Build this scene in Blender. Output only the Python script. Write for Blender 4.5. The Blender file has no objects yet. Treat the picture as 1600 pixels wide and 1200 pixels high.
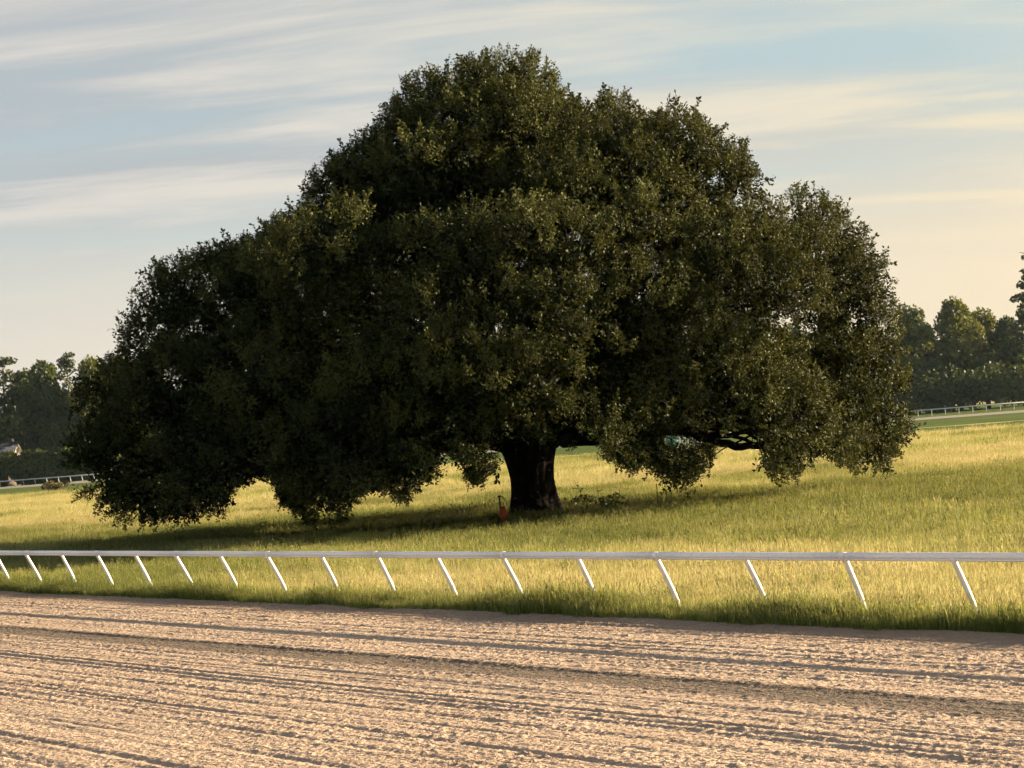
import bpy, math, random
import numpy as np
from mathutils import Vector, Matrix

rng = np.random.default_rng(7)
random.seed(7)
SC = bpy.context.scene
COL = SC.collection
R = math.radians

# ------------------------------------------------------------------ camera
F = 3422.0                      # focal length in pixels of a 1600 px wide picture
CAMZ = 3.6
ROLL = math.atan(0.0785)
PITCH = math.atan(70 * math.cos(ROLL) / F)
_f = np.array([0, math.cos(PITCH), math.sin(PITCH)])
_u0 = np.array([0, -math.sin(PITCH), math.cos(PITCH)])
_r0 = np.array([1.0, 0, 0])
_Rv = math.cos(ROLL) * _r0 - math.sin(ROLL) * _u0
_Uv = math.sin(ROLL) * _r0 + math.cos(ROLL) * _u0
cam_d = bpy.data.cameras.new('camera')
cam_d.sensor_width = 36.0
cam_d.lens = 36.0 * F / 1600.0
cam_d.clip_start = 0.5
cam_d.clip_end = 9000
cam = bpy.data.objects.new('camera', cam_d)
COL.objects.link(cam)
M = Matrix.Identity(4)
for i in range(3):
    M[i][0], M[i][1], M[i][2] = _Rv[i], _Uv[i], -_f[i]
M[2][3] = CAMZ
cam.matrix_world = M
SC.camera = cam

def ray(px, py):
    return _f + (px - 800) / F * _Rv + (600 - py) / F * _Uv
def at_z(px, py, z=0.0):
    d = ray(px, py); t = (z - CAMZ) / d[2]
    return np.array([d[0] * t, d[1] * t, z])
def at_y(px, py, Y):
    d = ray(px, py); t = Y / d[1]
    return np.array([d[0] * t, Y, CAMZ + d[2] * t])

# ------------------------------------------------------------------ light
SUN_AZ, SUN_EL = R(75), R(15)       # azimuth from +Y (view direction) towards +X
SUN = np.array([math.sin(SUN_AZ) * math.cos(SUN_EL), math.cos(SUN_AZ) * math.cos(SUN_EL), math.sin(SUN_EL)])
EXPOSURE = 2.1
SC.view_settings.view_transform = 'Standard'
SC.view_settings.look = 'None'
SC.view_settings.exposure = EXPOSURE
SC.view_settings.gamma = 1
SC.render.engine = 'CYCLES'
SC.cycles.use_adaptive_sampling = True
SC.cycles.adaptive_threshold = 0.022
SC.cycles.adaptive_min_samples = 12
SC.cycles.max_bounces = 4
SC.cycles.diffuse_bounces = 2
SC.cycles.glossy_bounces = 2
SC.cycles.transmission_bounces = 2
SC.cycles.volume_bounces = 0
SC.cycles.sample_clamp_indirect = 4.0

def build_world():
    w = bpy.data.worlds.new('World'); SC.world = w; w.use_nodes = True
    nt = w.node_tree; N = nt.nodes; L = nt.links; N.clear()
    def n(t, **k):
        a = N.new(t)
        for q, v in k.items(): setattr(a, q, v)
        return a
    def math_(op, a, b=None, clamp=False):
        m = n('ShaderNodeMath', operation=op, use_clamp=clamp)
        for i, v in enumerate((a, b)):
            if v is None: continue
            if isinstance(v, (int, float)): m.inputs[i].default_value = v
            else: L.new(v, m.inputs[i])
        return m.outputs[0]
    def ramp(fac, pts, interp='EASE'):
        r = n('ShaderNodeValToRGB'); cr = r.color_ramp; cr.interpolation = interp
        cr.elements[0].position, cr.elements[0].color = pts[0][0], (*pts[0][1], 1)
        cr.elements[1].position, cr.elements[1].color = pts[-1][0], (*pts[-1][1], 1)
        for p, c in pts[1:-1]:
            e = cr.elements.new(p); e.color = (*c, 1)
        L.new(fac, r.inputs[0]); return r.outputs[0]
    def mix(fac, a, b, mode='MIX'):
        m = n('ShaderNodeMix', data_type='RGBA', blend_type=mode)
        for i, v in ((0, fac), (6, a), (7, b)):
            if isinstance(v, (int, float)): m.inputs[i].default_value = v
            elif isinstance(v, tuple): m.inputs[i].default_value = (*v, 1)
            else: L.new(v, m.inputs[i])
        return m.outputs[2]
    sky = n('ShaderNodeTexSky', sky_type='NISHITA', sun_disc=False, sun_elevation=SUN_EL,
            sun_rotation=SUN_AZ, altitude=50, air_density=1.0, dust_density=2.2, ozone_density=1.3)
    tc = n('ShaderNodeTexCoord')
    sep = n('ShaderNodeSeparateXYZ'); L.new(tc.outputs['Generated'], sep.inputs[0])
    X, Y, Z = sep.outputs
    zc = math_('MAXIMUM', Z, 0.012)
    # cloud layer: a plane overhead, foreshortened towards the horizon
    u = math_('DIVIDE', X, math_('ADD', zc, 0.09)); v = math_('DIVIDE', Y, math_('ADD', zc, 0.09))
    cmb = n('ShaderNodeCombineXYZ'); L.new(u, cmb.inputs[0]); L.new(v, cmb.inputs[1])
    def noise(scale, det, rough, dist, rotz, sc, loc):
        mp = n('ShaderNodeMapping'); L.new(cmb.outputs[0], mp.inputs[0])
        mp.inputs['Rotation'].default_value = (0, 0, rotz); mp.inputs['Scale'].default_value = sc
        mp.inputs['Location'].default_value = loc
        t = n('ShaderNodeTexNoise'); t.inputs['Scale'].default_value = scale; t.inputs['Detail'].default_value = det
        t.inputs['Roughness'].default_value = rough; t.inputs['Distortion'].default_value = dist
        L.new(mp.outputs[0], t.inputs[0]); return t.outputs[0]
    big = noise(0.75, 2, 0.5, 0.4, 0.20, (0.42, 1.0, 1), CLOUD_LOC[0])
    mid = noise(2.6, 5, 0.60, 0.4, 0.28, (0.36, 1.0, 1), CLOUD_LOC[1])
    body = math_('ADD', math_('MULTIPLY', big, 0.66), math_('MULTIPLY', mid, 0.34))
    cl = ramp(body, [(0.36, (0, 0, 0)), (0.57, (1, 1, 1))])
    ridge = ramp(mid, [(0.38, (0, 0, 0)), (0.66, (1, 1, 1))])
    # sun proximity (0 far side .. 1 at the sun) and height above the horizon
    dot = n('ShaderNodeVectorMath', operation='DOT_PRODUCT'); L.new(tc.outputs['Generated'], dot.inputs[0])
    dot.inputs[1].default_value = tuple(SUN)
    near = math_('MULTIPLY_ADD', dot.outputs['Value'], 0.5); near.node.inputs[2].default_value = 0.5
    base = sky.outputs[0]
    K = SKYK
    def s(c): return tuple(x * K for x in c)
    # thin high cloud: cool grey sheet with warm lit ridges
    warm = ramp(near, [(0.40, s((0.90, 0.85, 0.82))), (0.53, s((0.98, 0.92, 0.85))), (0.63, s((1.04, 0.97, 0.84))), (0.73, s((1.16, 1.03, 0.76))), (0.9, s((1.7, 1.3, 0.8)))], 'LINEAR')
    cool = ramp(near, [(0.40, s((0.56, 0.58, 0.63))), (0.53, s((0.59, 0.62, 0.66))), (0.63, s((0.66, 0.69, 0.70))), (0.73, s((0.82, 0.83, 0.76))), (0.9, s((1.3, 1.1, 0.8)))], 'LINEAR')
    blue = ramp(near, [(0.40, s((0.60, 0.74, 0.80))), (0.53, s((0.63, 0.75, 0.79))), (0.63, s((0.60, 0.78, 0.84))), (0.73, s((0.66, 0.80, 0.81))), (0.9, s((1.2, 1.1, 0.8)))], 'LINEAR')
    clear = mix(0.12, blue, base)
    ccol = mix(ridge, cool, warm)
    col = mix(math_('MULTIPLY', cl, 0.90), clear, ccol)
    # warm murk near the horizon
    murk = ramp(Z, [(0.0, (1, 1, 1)), (0.05, (0.95,) * 3), (0.075, (0.72,) * 3), (0.10, (0.32,) * 3), (0.125, (0.08,) * 3), (0.15, (0, 0, 0))], 'LINEAR')
    mcol = ramp(near, [(0.35, s((0.95, 0.88, 0.76))), (0.53, s((1.04, 0.96, 0.81))), (0.63, s((1.12, 1.00, 0.80))), (0.73, s((1.23, 1.04, 0.74))), (0.9, s((2.0, 1.4, 0.7)))], 'LINEAR')
    col = mix(murk, col, mcol)
    # the upper dome (not in view) falls back to the plain sky
    up = ramp(Z, [(0.25, (0, 0, 0)), (0.6, (0.75,) * 3)])
    col = mix(up, col, base)
    bg = n('ShaderNodeBackground'); bg.inputs[1].default_value = SKY_STRENGTH
    L.new(col, bg.inputs[0])
    out = n('ShaderNodeOutputWorld'); L.new(bg.outputs[0], out.inputs[0])
SKY_STRENGTH = 0.05
SKYK = 3.6
CLOUD_LOC = ((3.3, 13.1, 0), (12, 3, 0))
build_world()

sun_d = bpy.data.lights.new('sun', 'SUN')
sun_d.energy = 5.0
sun_d.angle = R(0.6)
sun_d.color = (1.0, 0.785, 0.53)
sun = bpy.data.objects.new('sun', sun_d)
COL.objects.link(sun)
sun.rotation_euler = Vector(SUN).to_track_quat('Z', 'Y').to_euler()
sun.location = (60, 60, 60)

# ------------------------------------------------------------------ helpers
def tag(o, label=None, cat=None, group=None, kind=None):
    if label: o['label'] = label
    if cat: o['category'] = cat
    if group: o['group'] = group
    if kind: o['kind'] = kind
    return o
def empty(name, loc, rz=0.0):
    o = bpy.data.objects.new(name, None); COL.objects.link(o)
    o.location = [float(v) for v in loc]; o.rotation_euler = (0, 0, rz); o.empty_display_size = 0.3
    return o
def mesh_np(name, V, faces, mats=(), smooth=False, midx=None):
    """V (n,3); faces: list of int arrays (k,3) / (k,4)"""
    V = np.asarray(V, np.float32)
    if not isinstance(faces, (list, tuple)): faces = [faces]
    faces = [np.asarray(f, np.int32) for f in faces if len(f)]
    me = bpy.data.meshes.new(name)
    me.vertices.add(len(V)); me.vertices.foreach_set('co', V.ravel())
    if faces:
        loops = np.concatenate([f.ravel() for f in faces])
        sizes = np.concatenate([np.full(len(f), f.shape[1], np.int32) for f in faces])
        starts = np.concatenate([[0], np.cumsum(sizes)[:-1]]).astype(np.int32)
        me.loops.add(len(loops)); me.loops.foreach_set('vertex_index', loops)
        me.polygons.add(len(sizes)); me.polygons.foreach_set('loop_start', starts)
        me.polygons.foreach_set('loop_total', sizes)
        if midx is not None: me.polygons.foreach_set('material_index', np.asarray(midx, np.int32))
        if smooth: me.polygons.foreach_set('use_smooth', np.ones(len(sizes), bool))
    for m in mats: me.materials.append(m)
    me.update(calc_edges=True)
    me.validate()
    return me
def obj(name, me, parent=None, loc=None):
    o = bpy.data.objects.new(name, me); COL.objects.link(o)
    if parent is not None: o.parent = parent
    if loc is not None: o.location = [float(v) for v in loc]
    return o
class MB:
    def __init__(s): s.V = []; s.F3 = []; s.F4 = []; s.n = 0
    def add(s, V, F):
        F = np.asarray(F, np.int32) + s.n; V = np.asarray(V, float)
        s.V.append(V); s.n += len(V)
        (s.F3 if F.shape[1] == 3 else s.F4).append(F)
    def box(s, c, size, rot=None):
        h = np.array(size) / 2
        v = np.array([[x, y, z] for z in (-1, 1) for y in (-1, 1) for x in (-1, 1)], float) * h
        if rot is not None: v = v @ np.array(rot).T
        s.add(v + np.array(c), [[0, 2, 3, 1], [4, 5, 7, 6], [0, 1, 5, 4], [2, 6, 7, 3], [0, 4, 6, 2], [1, 3, 7, 5]])
    def tube(s, pts, rad, k=10, cap=True, wob=0.0):
        pts = np.asarray(pts, float); rad = np.broadcast_to(np.asarray(rad, float), (len(pts),))
        T = np.gradient(pts, axis=0); T /= np.linalg.norm(T, axis=1)[:, None] + 1e-9
        ref = np.array([0, 0, 1.0]) if abs(T[:, 2]).mean() < 0.8 else np.array([1.0, 0, 0])
        ring = []
        a = np.arange(k) * 2 * math.pi / k
        for i in range(len(pts)):
            A = np.cross(T[i], ref); A /= np.linalg.norm(A) + 1e-9; B = np.cross(T[i], A)
            r = rad[i] * (1 + wob * rng.normal(size=k))
            ring.append(pts[i] + (np.cos(a) * r)[:, None] * A + (np.sin(a) * r)[:, None] * B)
        V = np.concatenate(ring)
        f = []
        for i in range(len(pts) - 1):
            for j in range(k):
                j2 = (j + 1) % k
                f.append([i * k + j, i * k + j2, (i + 1) * k + j2, (i + 1) * k + j])
        base = s.n
        s.add(V, f)
        if cap:
            for e, i in ((0, 0), (1, len(pts) - 1)):
                c = len(V) + e
                s.V.append(pts[i][None]); s.n += 1
                t = [[base + i * k + (j + 1) % k, base + i * k + j, s.n - 1] if e == 0 else
                     [base + i * k + j, base + i * k + (j + 1) % k, s.n - 1] for j in range(k)]
                s.F3.append(np.array(t, np.int32))
    def mesh(s, name, mats, smooth=False):
        fs = []
        if s.F4: fs.append(np.concatenate(s.F4))
        if s.F3: fs.append(np.concatenate(s.F3))
        return mesh_np(name, np.concatenate(s.V), fs, mats, smooth)
    def build(s, name, mat, parent=None, smooth=False):
        return obj(name, s.mesh(name, [mat] if mat else [], smooth), parent)
def copy_tree(o, parent=None):
    c = o.copy(); COL.objects.link(c); c.parent = parent
    for ch in list(o.children): copy_tree(ch, c)
    return c
def _h(ix, iy, seed):
    n = (ix.astype(np.int64) * 374761393 + iy.astype(np.int64) * 668265263 + seed * 982451653) & 0x7fffffff
    n = ((n ^ (n >> 13)) * 1274126177) & 0x7fffffff
    n = (n ^ (n >> 16))
    return (n & 0xffff) / 65535.0
def vnoise(x, y, seed=0):
    x = np.asarray(x, float); y = np.asarray(y, float)
    ix = np.floor(x); iy = np.floor(y); fx = x - ix; fy = y - iy
    fx = fx * fx * (3 - 2 * fx); fy = fy * fy * (3 - 2 * fy)
    a = _h(ix, iy, seed); b = _h(ix + 1, iy, seed); c = _h(ix, iy + 1, seed); d = _h(ix + 1, iy + 1, seed)
    return (a + (b - a) * fx) * (1 - fy) + (c + (d - c) * fx) * fy
def fbm(x, y, seed=0, o=4):
    s = 0; a = 1; t = 0
    for i in range(o):
        s = s + a * vnoise(x * 2 ** i, y * 2 ** i, seed + i); t += a; a *= 0.5
    return s / t
def smooth01(a, b, x):
    t = np.clip((x - a) / (b - a), 0, 1); return t * t * (3 - 2 * t)

# ------------------------------------------------------------------ materials
class Mat:
    def __init__(s, name):
        s.m = bpy.data.materials.new(name); s.m.use_nodes = True
        s.nt = s.m.node_tree; s.N = s.nt.nodes; s.L = s.nt.links; s.N.clear()
        s.out = s.N.new('ShaderNodeOutputMaterial')
    def n(s, t, **k):
        a = s.N.new(t)
        for q, v in k.items(): setattr(a, q, v)
        return a
    def set(s, node, i, v):
        if isinstance(v, (int, float)): node.inputs[i].default_value = v
        elif isinstance(v, tuple): node.inputs[i].default_value = (*v, 1) if len(v) == 3 and node.inputs[i].type == 'RGBA' else v
        else: s.L.new(v, node.inputs[i])
    def coords(s, kind='Object', scale=(1, 1, 1), rot=(0, 0, 0)):
        tc = s.n('ShaderNodeTexCoord'); mp = s.n('ShaderNodeMapping')
        s.L.new(tc.outputs[kind], mp.inputs[0]); mp.inputs['Scale'].default_value = scale; mp.inputs['Rotation'].default_value = rot
        return mp.outputs[0]
    def noise(s, vec, scale, det=4, rough=0.55, dist=0):
        t = s.n('ShaderNodeTexNoise'); s.L.new(vec, t.inputs[0])
        for k, v in (('Scale', scale), ('Detail', det), ('Roughness', rough), ('Distortion', dist)): t.inputs[k].default_value = v
        return t.outputs[0]
    def ramp(s, fac, pts):
        r = s.n('ShaderNodeValToRGB'); cr = r.color_ramp
        c = lambda v: (*v, 1) if isinstance(v, tuple) else (v, v, v, 1)
        cr.elements[0].position, cr.elements[0].color = pts[0][0], c(pts[0][1])
        cr.elements[1].position, cr.elements[1].color = pts[-1][0], c(pts[-1][1])
        for p, v in pts[1:-1]:
            e = cr.elements.new(p); e.color = c(v)
        s.L.new(fac, r.inputs[0]); return r.outputs[0]
    def mix(s, fac, a, b, mode='MIX'):
        m = s.n('ShaderNodeMix', data_type='RGBA', blend_type=mode)
        for i, v in ((0, fac), (6, a), (7, b)): s.set(m, i, v)
        return m.outputs[2]
    def bump(s, h, strength=0.5, dist=0.02):
        b = s.n('ShaderNodeBump'); b.inputs['Strength'].default_value = strength; b.inputs['Distance'].default_value = dist
        s.L.new(h, b.inputs['Height']); return b.outputs[0]
    def bsdf(s, col, rough=0.8, spec=0.3, normal=None, metal=0.0):
        p = s.n('ShaderNodeBsdfPrincipled')
        s.set(p, 'Base Color', col); s.set(p, 'Roughness', rough); p.inputs['Specular IOR Level'].default_value = spec
        p.inputs['Metallic'].default_value = metal
        if normal is not None: s.L.new(normal, p.inputs['Normal'])
        return p.outputs[0]
    def translucent(s, sh, col, fac):
        t = s.n('ShaderNodeBsdfTranslucent'); s.set(t, 0, col)
        m = s.n('ShaderNodeMixShader'); m.inputs[0].default_value = fac
        s.L.new(sh, m.inputs[1]); s.L.new(t.outputs[0], m.inputs[2]); return m.outputs[0]
    def done(s, sh):
        s.L.new(sh, s.out.inputs[0]); return s.m
    def inst(s, name):
        a = s.n('ShaderNodeAttribute', attribute_type='INSTANCER', attribute_name=name); return a.outputs['Fac']

def leaf_mat(name, a, b, trans=0.25, rough=0.5, spec=0.4, tc=(0.10, 0.11, 0.02), inst=True):
    m = Mat(name)
    f = m.inst('tint') if inst else m.noise(m.coords('Object'), 0.6, 3)
    c = m.ramp(f, [(0.0, a), (1.0, b)])
    return m.done(m.translucent(m.bsdf(c, rough, spec), m.mix(0.5, c, tc), trans))

def plain(name, col, rough=0.6, spec=0.4, var=0.15, scale=6.0, bump=0.0):
    m = Mat(name); v = m.coords()
    nz = m.noise(v, scale, 5)
    lo = tuple(x * (1 - var) for x in col); hi = tuple(min(1, x * (1 + var)) for x in col)
    c = m.ramp(nz, [(0.3, lo), (0.7, hi)])
    return m.done(m.bsdf(c, rough, spec, m.bump(nz, bump, 0.02) if bump else None))

def bark_mat():
    m = Mat('bark'); v = m.coords('Object', (1, 1, 0.25))
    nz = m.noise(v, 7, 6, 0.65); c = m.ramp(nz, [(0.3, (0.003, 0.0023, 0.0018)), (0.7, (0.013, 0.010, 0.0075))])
    return m.done(m.bsdf(c, 0.95, 0.1, m.bump(nz, 1.0, 0.06)))
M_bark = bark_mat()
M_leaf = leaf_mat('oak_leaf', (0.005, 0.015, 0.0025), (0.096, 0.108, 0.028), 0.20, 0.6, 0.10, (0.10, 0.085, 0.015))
M_white = None
def white_mat():
    m = Mat('white_rail'); v = m.coords()
    st = m.noise(m.coords('Object', (0.4, 6, 6)), 2.0, 5)
    c = m.ramp(st, [(0.25, (0.83, 0.815, 0.79)), (0.5, (0.92, 0.915, 0.905))])
    return m.done(m.bsdf(c, 0.38, 0.5))
M_white = white_mat()

def gn_scatter(name, protos, P, rot, scl, tint, pick, mats, parent=None):
    """one object: prototype islands + loose points in a single mesh, instanced by geometry nodes"""
    Vs = []; Fs = []; pid = []; off = 0; mi = []
    for k, (V, Fq, mm) in enumerate(protos):
        Vs.append(V); Fs.append(np.asarray(Fq) + off); off += len(V)
        pid.append(np.full(len(Fq), k)); mi.append(np.full(len(Fq), mm) if np.isscalar(mm) else mm)
    nP = off; n = len(P)
    V = np.concatenate(Vs + [P]); pid = np.concatenate(pid).astype(np.int32); mi = np.concatenate(mi).astype(np.int32)
    me = mesh_np(name, V, [np.concatenate(Fs)], mats, False, mi)
    def pa(nm, typ, vals, width, key):
        a = me.attributes.new(nm, typ, 'POINT')
        full = np.zeros((nP + n, width), np.float32 if typ != 'INT' else np.int32)
        full[nP:] = np.asarray(vals).reshape(n, width)
        a.data.foreach_set(key, full.ravel())
    pa('is_pt', 'INT', np.ones(n), 1, 'value'); pa('rot', 'FLOAT_VECTOR', rot, 3, 'vector')
    pa('scl', 'FLOAT', scl, 1, 'value'); pa('tint', 'FLOAT', tint, 1, 'value'); pa('pick', 'INT', pick, 1, 'value')
    a = me.attributes.new('pid', 'INT', 'FACE'); a.data.foreach_set('value', pid)
    o = obj(name, me, parent)
    g = bpy.data.node_groups.new(name + '_scatter', 'GeometryNodeTree')
    g.interface.new_socket('Geometry', in_out='INPUT', socket_type='NodeSocketGeometry')
    g.interface.new_socket('Geometry', in_out='OUTPUT', socket_type='NodeSocketGeometry')
    N = g.nodes; L = g.links
    gi = N.new('NodeGroupInput'); go = N.new('NodeGroupOutput')
    def na(nm, dt):
        x = N.new('GeometryNodeInputNamedAttribute'); x.data_type = dt; x.inputs[0].default_value = nm; return x.outputs[0]
    sp = N.new('GeometryNodeSeparateGeometry'); sp.domain = 'POINT'
    cmp_ = N.new('FunctionNodeCompare'); cmp_.data_type = 'INT'; cmp_.operation = 'GREATER_THAN'
    ins = [i for i in cmp_.inputs if i.type == 'INT']
    L.new(na('is_pt', 'INT'), ins[0]); ins[1].default_value = 0
    L.new(gi.outputs[0], sp.inputs[0]); L.new(cmp_.outputs[0], sp.inputs[1])
    si = N.new('GeometryNodeSplitToInstances'); si.domain = 'FACE'
    L.new(sp.outputs[1], si.inputs[0]); L.new(na('pid', 'INT'), si.inputs['Group ID'])
    ip = N.new('GeometryNodeInstanceOnPoints')
    L.new(sp.outputs[0], ip.inputs['Points']); L.new(si.outputs[0], ip.inputs['Instance'])
    ip.inputs['Pick Instance'].default_value = True
    L.new(na('pick', 'INT'), ip.inputs['Instance Index'])
    L.new(na('rot', 'FLOAT_VECTOR'), ip.inputs['Rotation']); L.new(na('scl', 'FLOAT'), ip.inputs['Scale'])
    L.new(ip.outputs[0], go.inputs[0])
    md = o.modifiers.new('scatter', 'NODES'); md.node_group = g
    return o
def euler_from_axis(Z, spin):
    """euler angles turning +Z to each row of Z with a random spin"""
    Z = Z / (np.linalg.norm(Z, axis=1)[:, None] + 1e-9)
    th = np.arccos(np.clip(Z[:, 2], -1, 1)); ph = np.arctan2(Z[:, 1], Z[:, 0])
    # R = Rz(ph) Ry(th) Rz(spin): turn into XYZ euler
    c1, s1, c2, s2, c3, s3 = np.cos(ph), np.sin(ph), np.cos(th), np.sin(th), np.cos(spin), np.sin(spin)
    r00 = c1 * c2 * c3 - s1 * s3; r10 = s1 * c2 * c3 + c1 * s3; r20 = -s2 * c3
    r21 = s2 * s3; r22 = c2
    return np.stack([np.arctan2(r21, r22), -np.arcsin(np.clip(r20, -1, 1)), np.arctan2(r10, r00)], 1)
def unit(n):
    v = rng.normal(size=(n, 3)); return v / np.linalg.norm(v, axis=1)[:, None]

# ------------------------------------------------------------------ layout: rail line
RAIL_Z = 1.12
A = at_z(1500, 869, RAIL_Z)[:2]; B = at_z(60, 863.5, RAIL_Z)[:2]
T2 = (B - A) / np.linalg.norm(B - A)              # along the rail, away to the left
N2 = np.array([T2[1], -T2[0]])                    # across, into the infield
if N2[1] < 0: N2 = -N2
RN = float(A @ N2)                                # rail's distance across
def tn(t, n): return np.stack([t * T2[0] + n * N2[0], t * T2[1] + n * N2[1]], -1)
EDGE = RN - 0.42                                  # where the soil meets the grass
print('rail n', RN, 'T', T2, 'A t', A @ T2, 'B t', B @ T2, 'spacing base', np.linalg.norm(B - A))
for p in ((0, 932), (400, 944), (800, 960), (1200, 980), (1600, 1001)):
    q = at_z(*p); print('edge', p, q[:2] @ N2 - RN)
for p in ((0, 985), (1600, 1110), (400, 1058), (900, 1109), (400, 1120), (400, 1145), (0, 1200), (1600, 1200)):
    q = at_z(*p); print('soil', p, 'n', q[:2] @ N2, 't', q[:2] @ T2)

# ------------------------------------------------------------------ ground
def grassy(name, c_dry, c_green, scale=0.05, lo=0.40, hi=0.60, bump=0.6):
    m = Mat(name); v = m.coords()
    p = m.noise(v, scale, 4, 0.6, 0.4); f = m.noise(v, 4.0, 6, 0.7)
    c = m.mix(m.ramp(p, [(lo, 0.0), (hi, 1.0)]), c_dry, c_green)
    c = m.mix(1.0, c, m.ramp(f, [(0.25, 0.65), (0.75, 1.25)]), 'MULTIPLY')
    return m.done(m.bsdf(c, 0.95, 0.05, m.bump(f, bump, 0.15)))
M_ground = grassy('ground_grass', (0.20, 0.16, 0.07), (0.09, 0.10, 0.03))
M_field = grassy('infield_grass', (0.42, 0.34, 0.15), (0.20, 0.22, 0.05), 0.035, 0.45, 0.62)
M_turf = grassy('mown_turf', (0.075, 0.10, 0.022), (0.055, 0.085, 0.018), 0.05)
M_sandpath = plain('pale_sand', (0.21, 0.195, 0.155), 0.95, 0.1, 0.12, 1.0)
M_verge = grassy('brown_verge', (0.20, 0.15, 0.06), (0.10, 0.10, 0.035), 0.02)

def sheet(name, pts, z, mat, kind='structure', label=None):
    V = [(float(p[0]), float(p[1]), z) for p in pts]
    me = bpy.data.meshes.new(name); me.from_pydata(V, [], [list(range(len(V)))]); me.materials.append(mat)
    return tag(obj(name, me), kind=kind)
sheet('ground', [(-4000, -300), (4000, -300), (4000, 6000), (-4000, 6000)], -0.16, M_ground)

def field_z(x, y):
    return 0.10 * (fbm(x * 0.06 + 5, y * 0.06, 31, 3) - 0.5) + 0.05 * (fbm(x * 0.3, y * 0.3, 35, 2) - 0.5)
# infield: a gently uneven sheet behind the rail, up to the far rail
def build_infield():
    tt = np.concatenate([np.linspace(-420, 0, 60)[:-1], np.linspace(0, 130, 160)[:-1], np.linspace(130, 700, 80)])
    nn = np.concatenate([np.linspace(EDGE - 0.05, EDGE + 70, 90)[:-1], np.linspace(EDGE + 70, 560, 110)])
    TT, NN = np.meshgrid(tt, nn, indexing='ij'); XY = tn(TT, NN)
    Z = field_z(XY[..., 0], XY[..., 1])
    edge = smooth01(EDGE - 0.05, EDGE + 0.35, NN); Z = Z * edge + (-0.03) * (1 - edge)
    far = smooth01(230, 300, XY[..., 1]); Z = Z * (1 - far)
    V = np.concatenate([XY, Z[..., None]], -1).reshape(-1, 3)
    a, b = len(tt), len(nn); I = np.arange(a * b).reshape(a, b)
    Fq = np.stack([I[:-1, :-1], I[1:, :-1], I[1:, 1:], I[:-1, 1:]], -1).reshape(-1, 4)[:, ::-1]
    o = obj('infield', mesh_np('infield', V, Fq, [M_field], True)); tag(o, kind='structure')
build_infield()
# far courses beyond the field
fl, fr = at_z(0, 777)[:2], at_z(1600, 669)[:2]
pl0, pr0 = at_z(0, 764.5)[:2], at_z(1600, 644.5)[:2]
pl1, pr1 = at_z(0, 760.5)[:2], at_z(1600, 641)[:2]
def ext(a, b, s=0.6): return a - (b - a) * s, b + (b - a) * s
f0, f1 = ext(fl, fr); p0, p1 = ext(pl0, pr0); q0, q1 = ext(pl1, pr1)
print('far lines', fl, fr, pl0, pr0, pl1, pr1)
sheet('turf_course', [f0, f1, p1, p0], 0.02, M_turf)
sheet('sand_path', [p0, p1, q1, q0], 0.04, M_sandpath)
sheet('far_verge', [q0, q1, q1 + np.array([60, 300]), q0 + np.array([-60, 300])], 0.03, M_turf)

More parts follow.
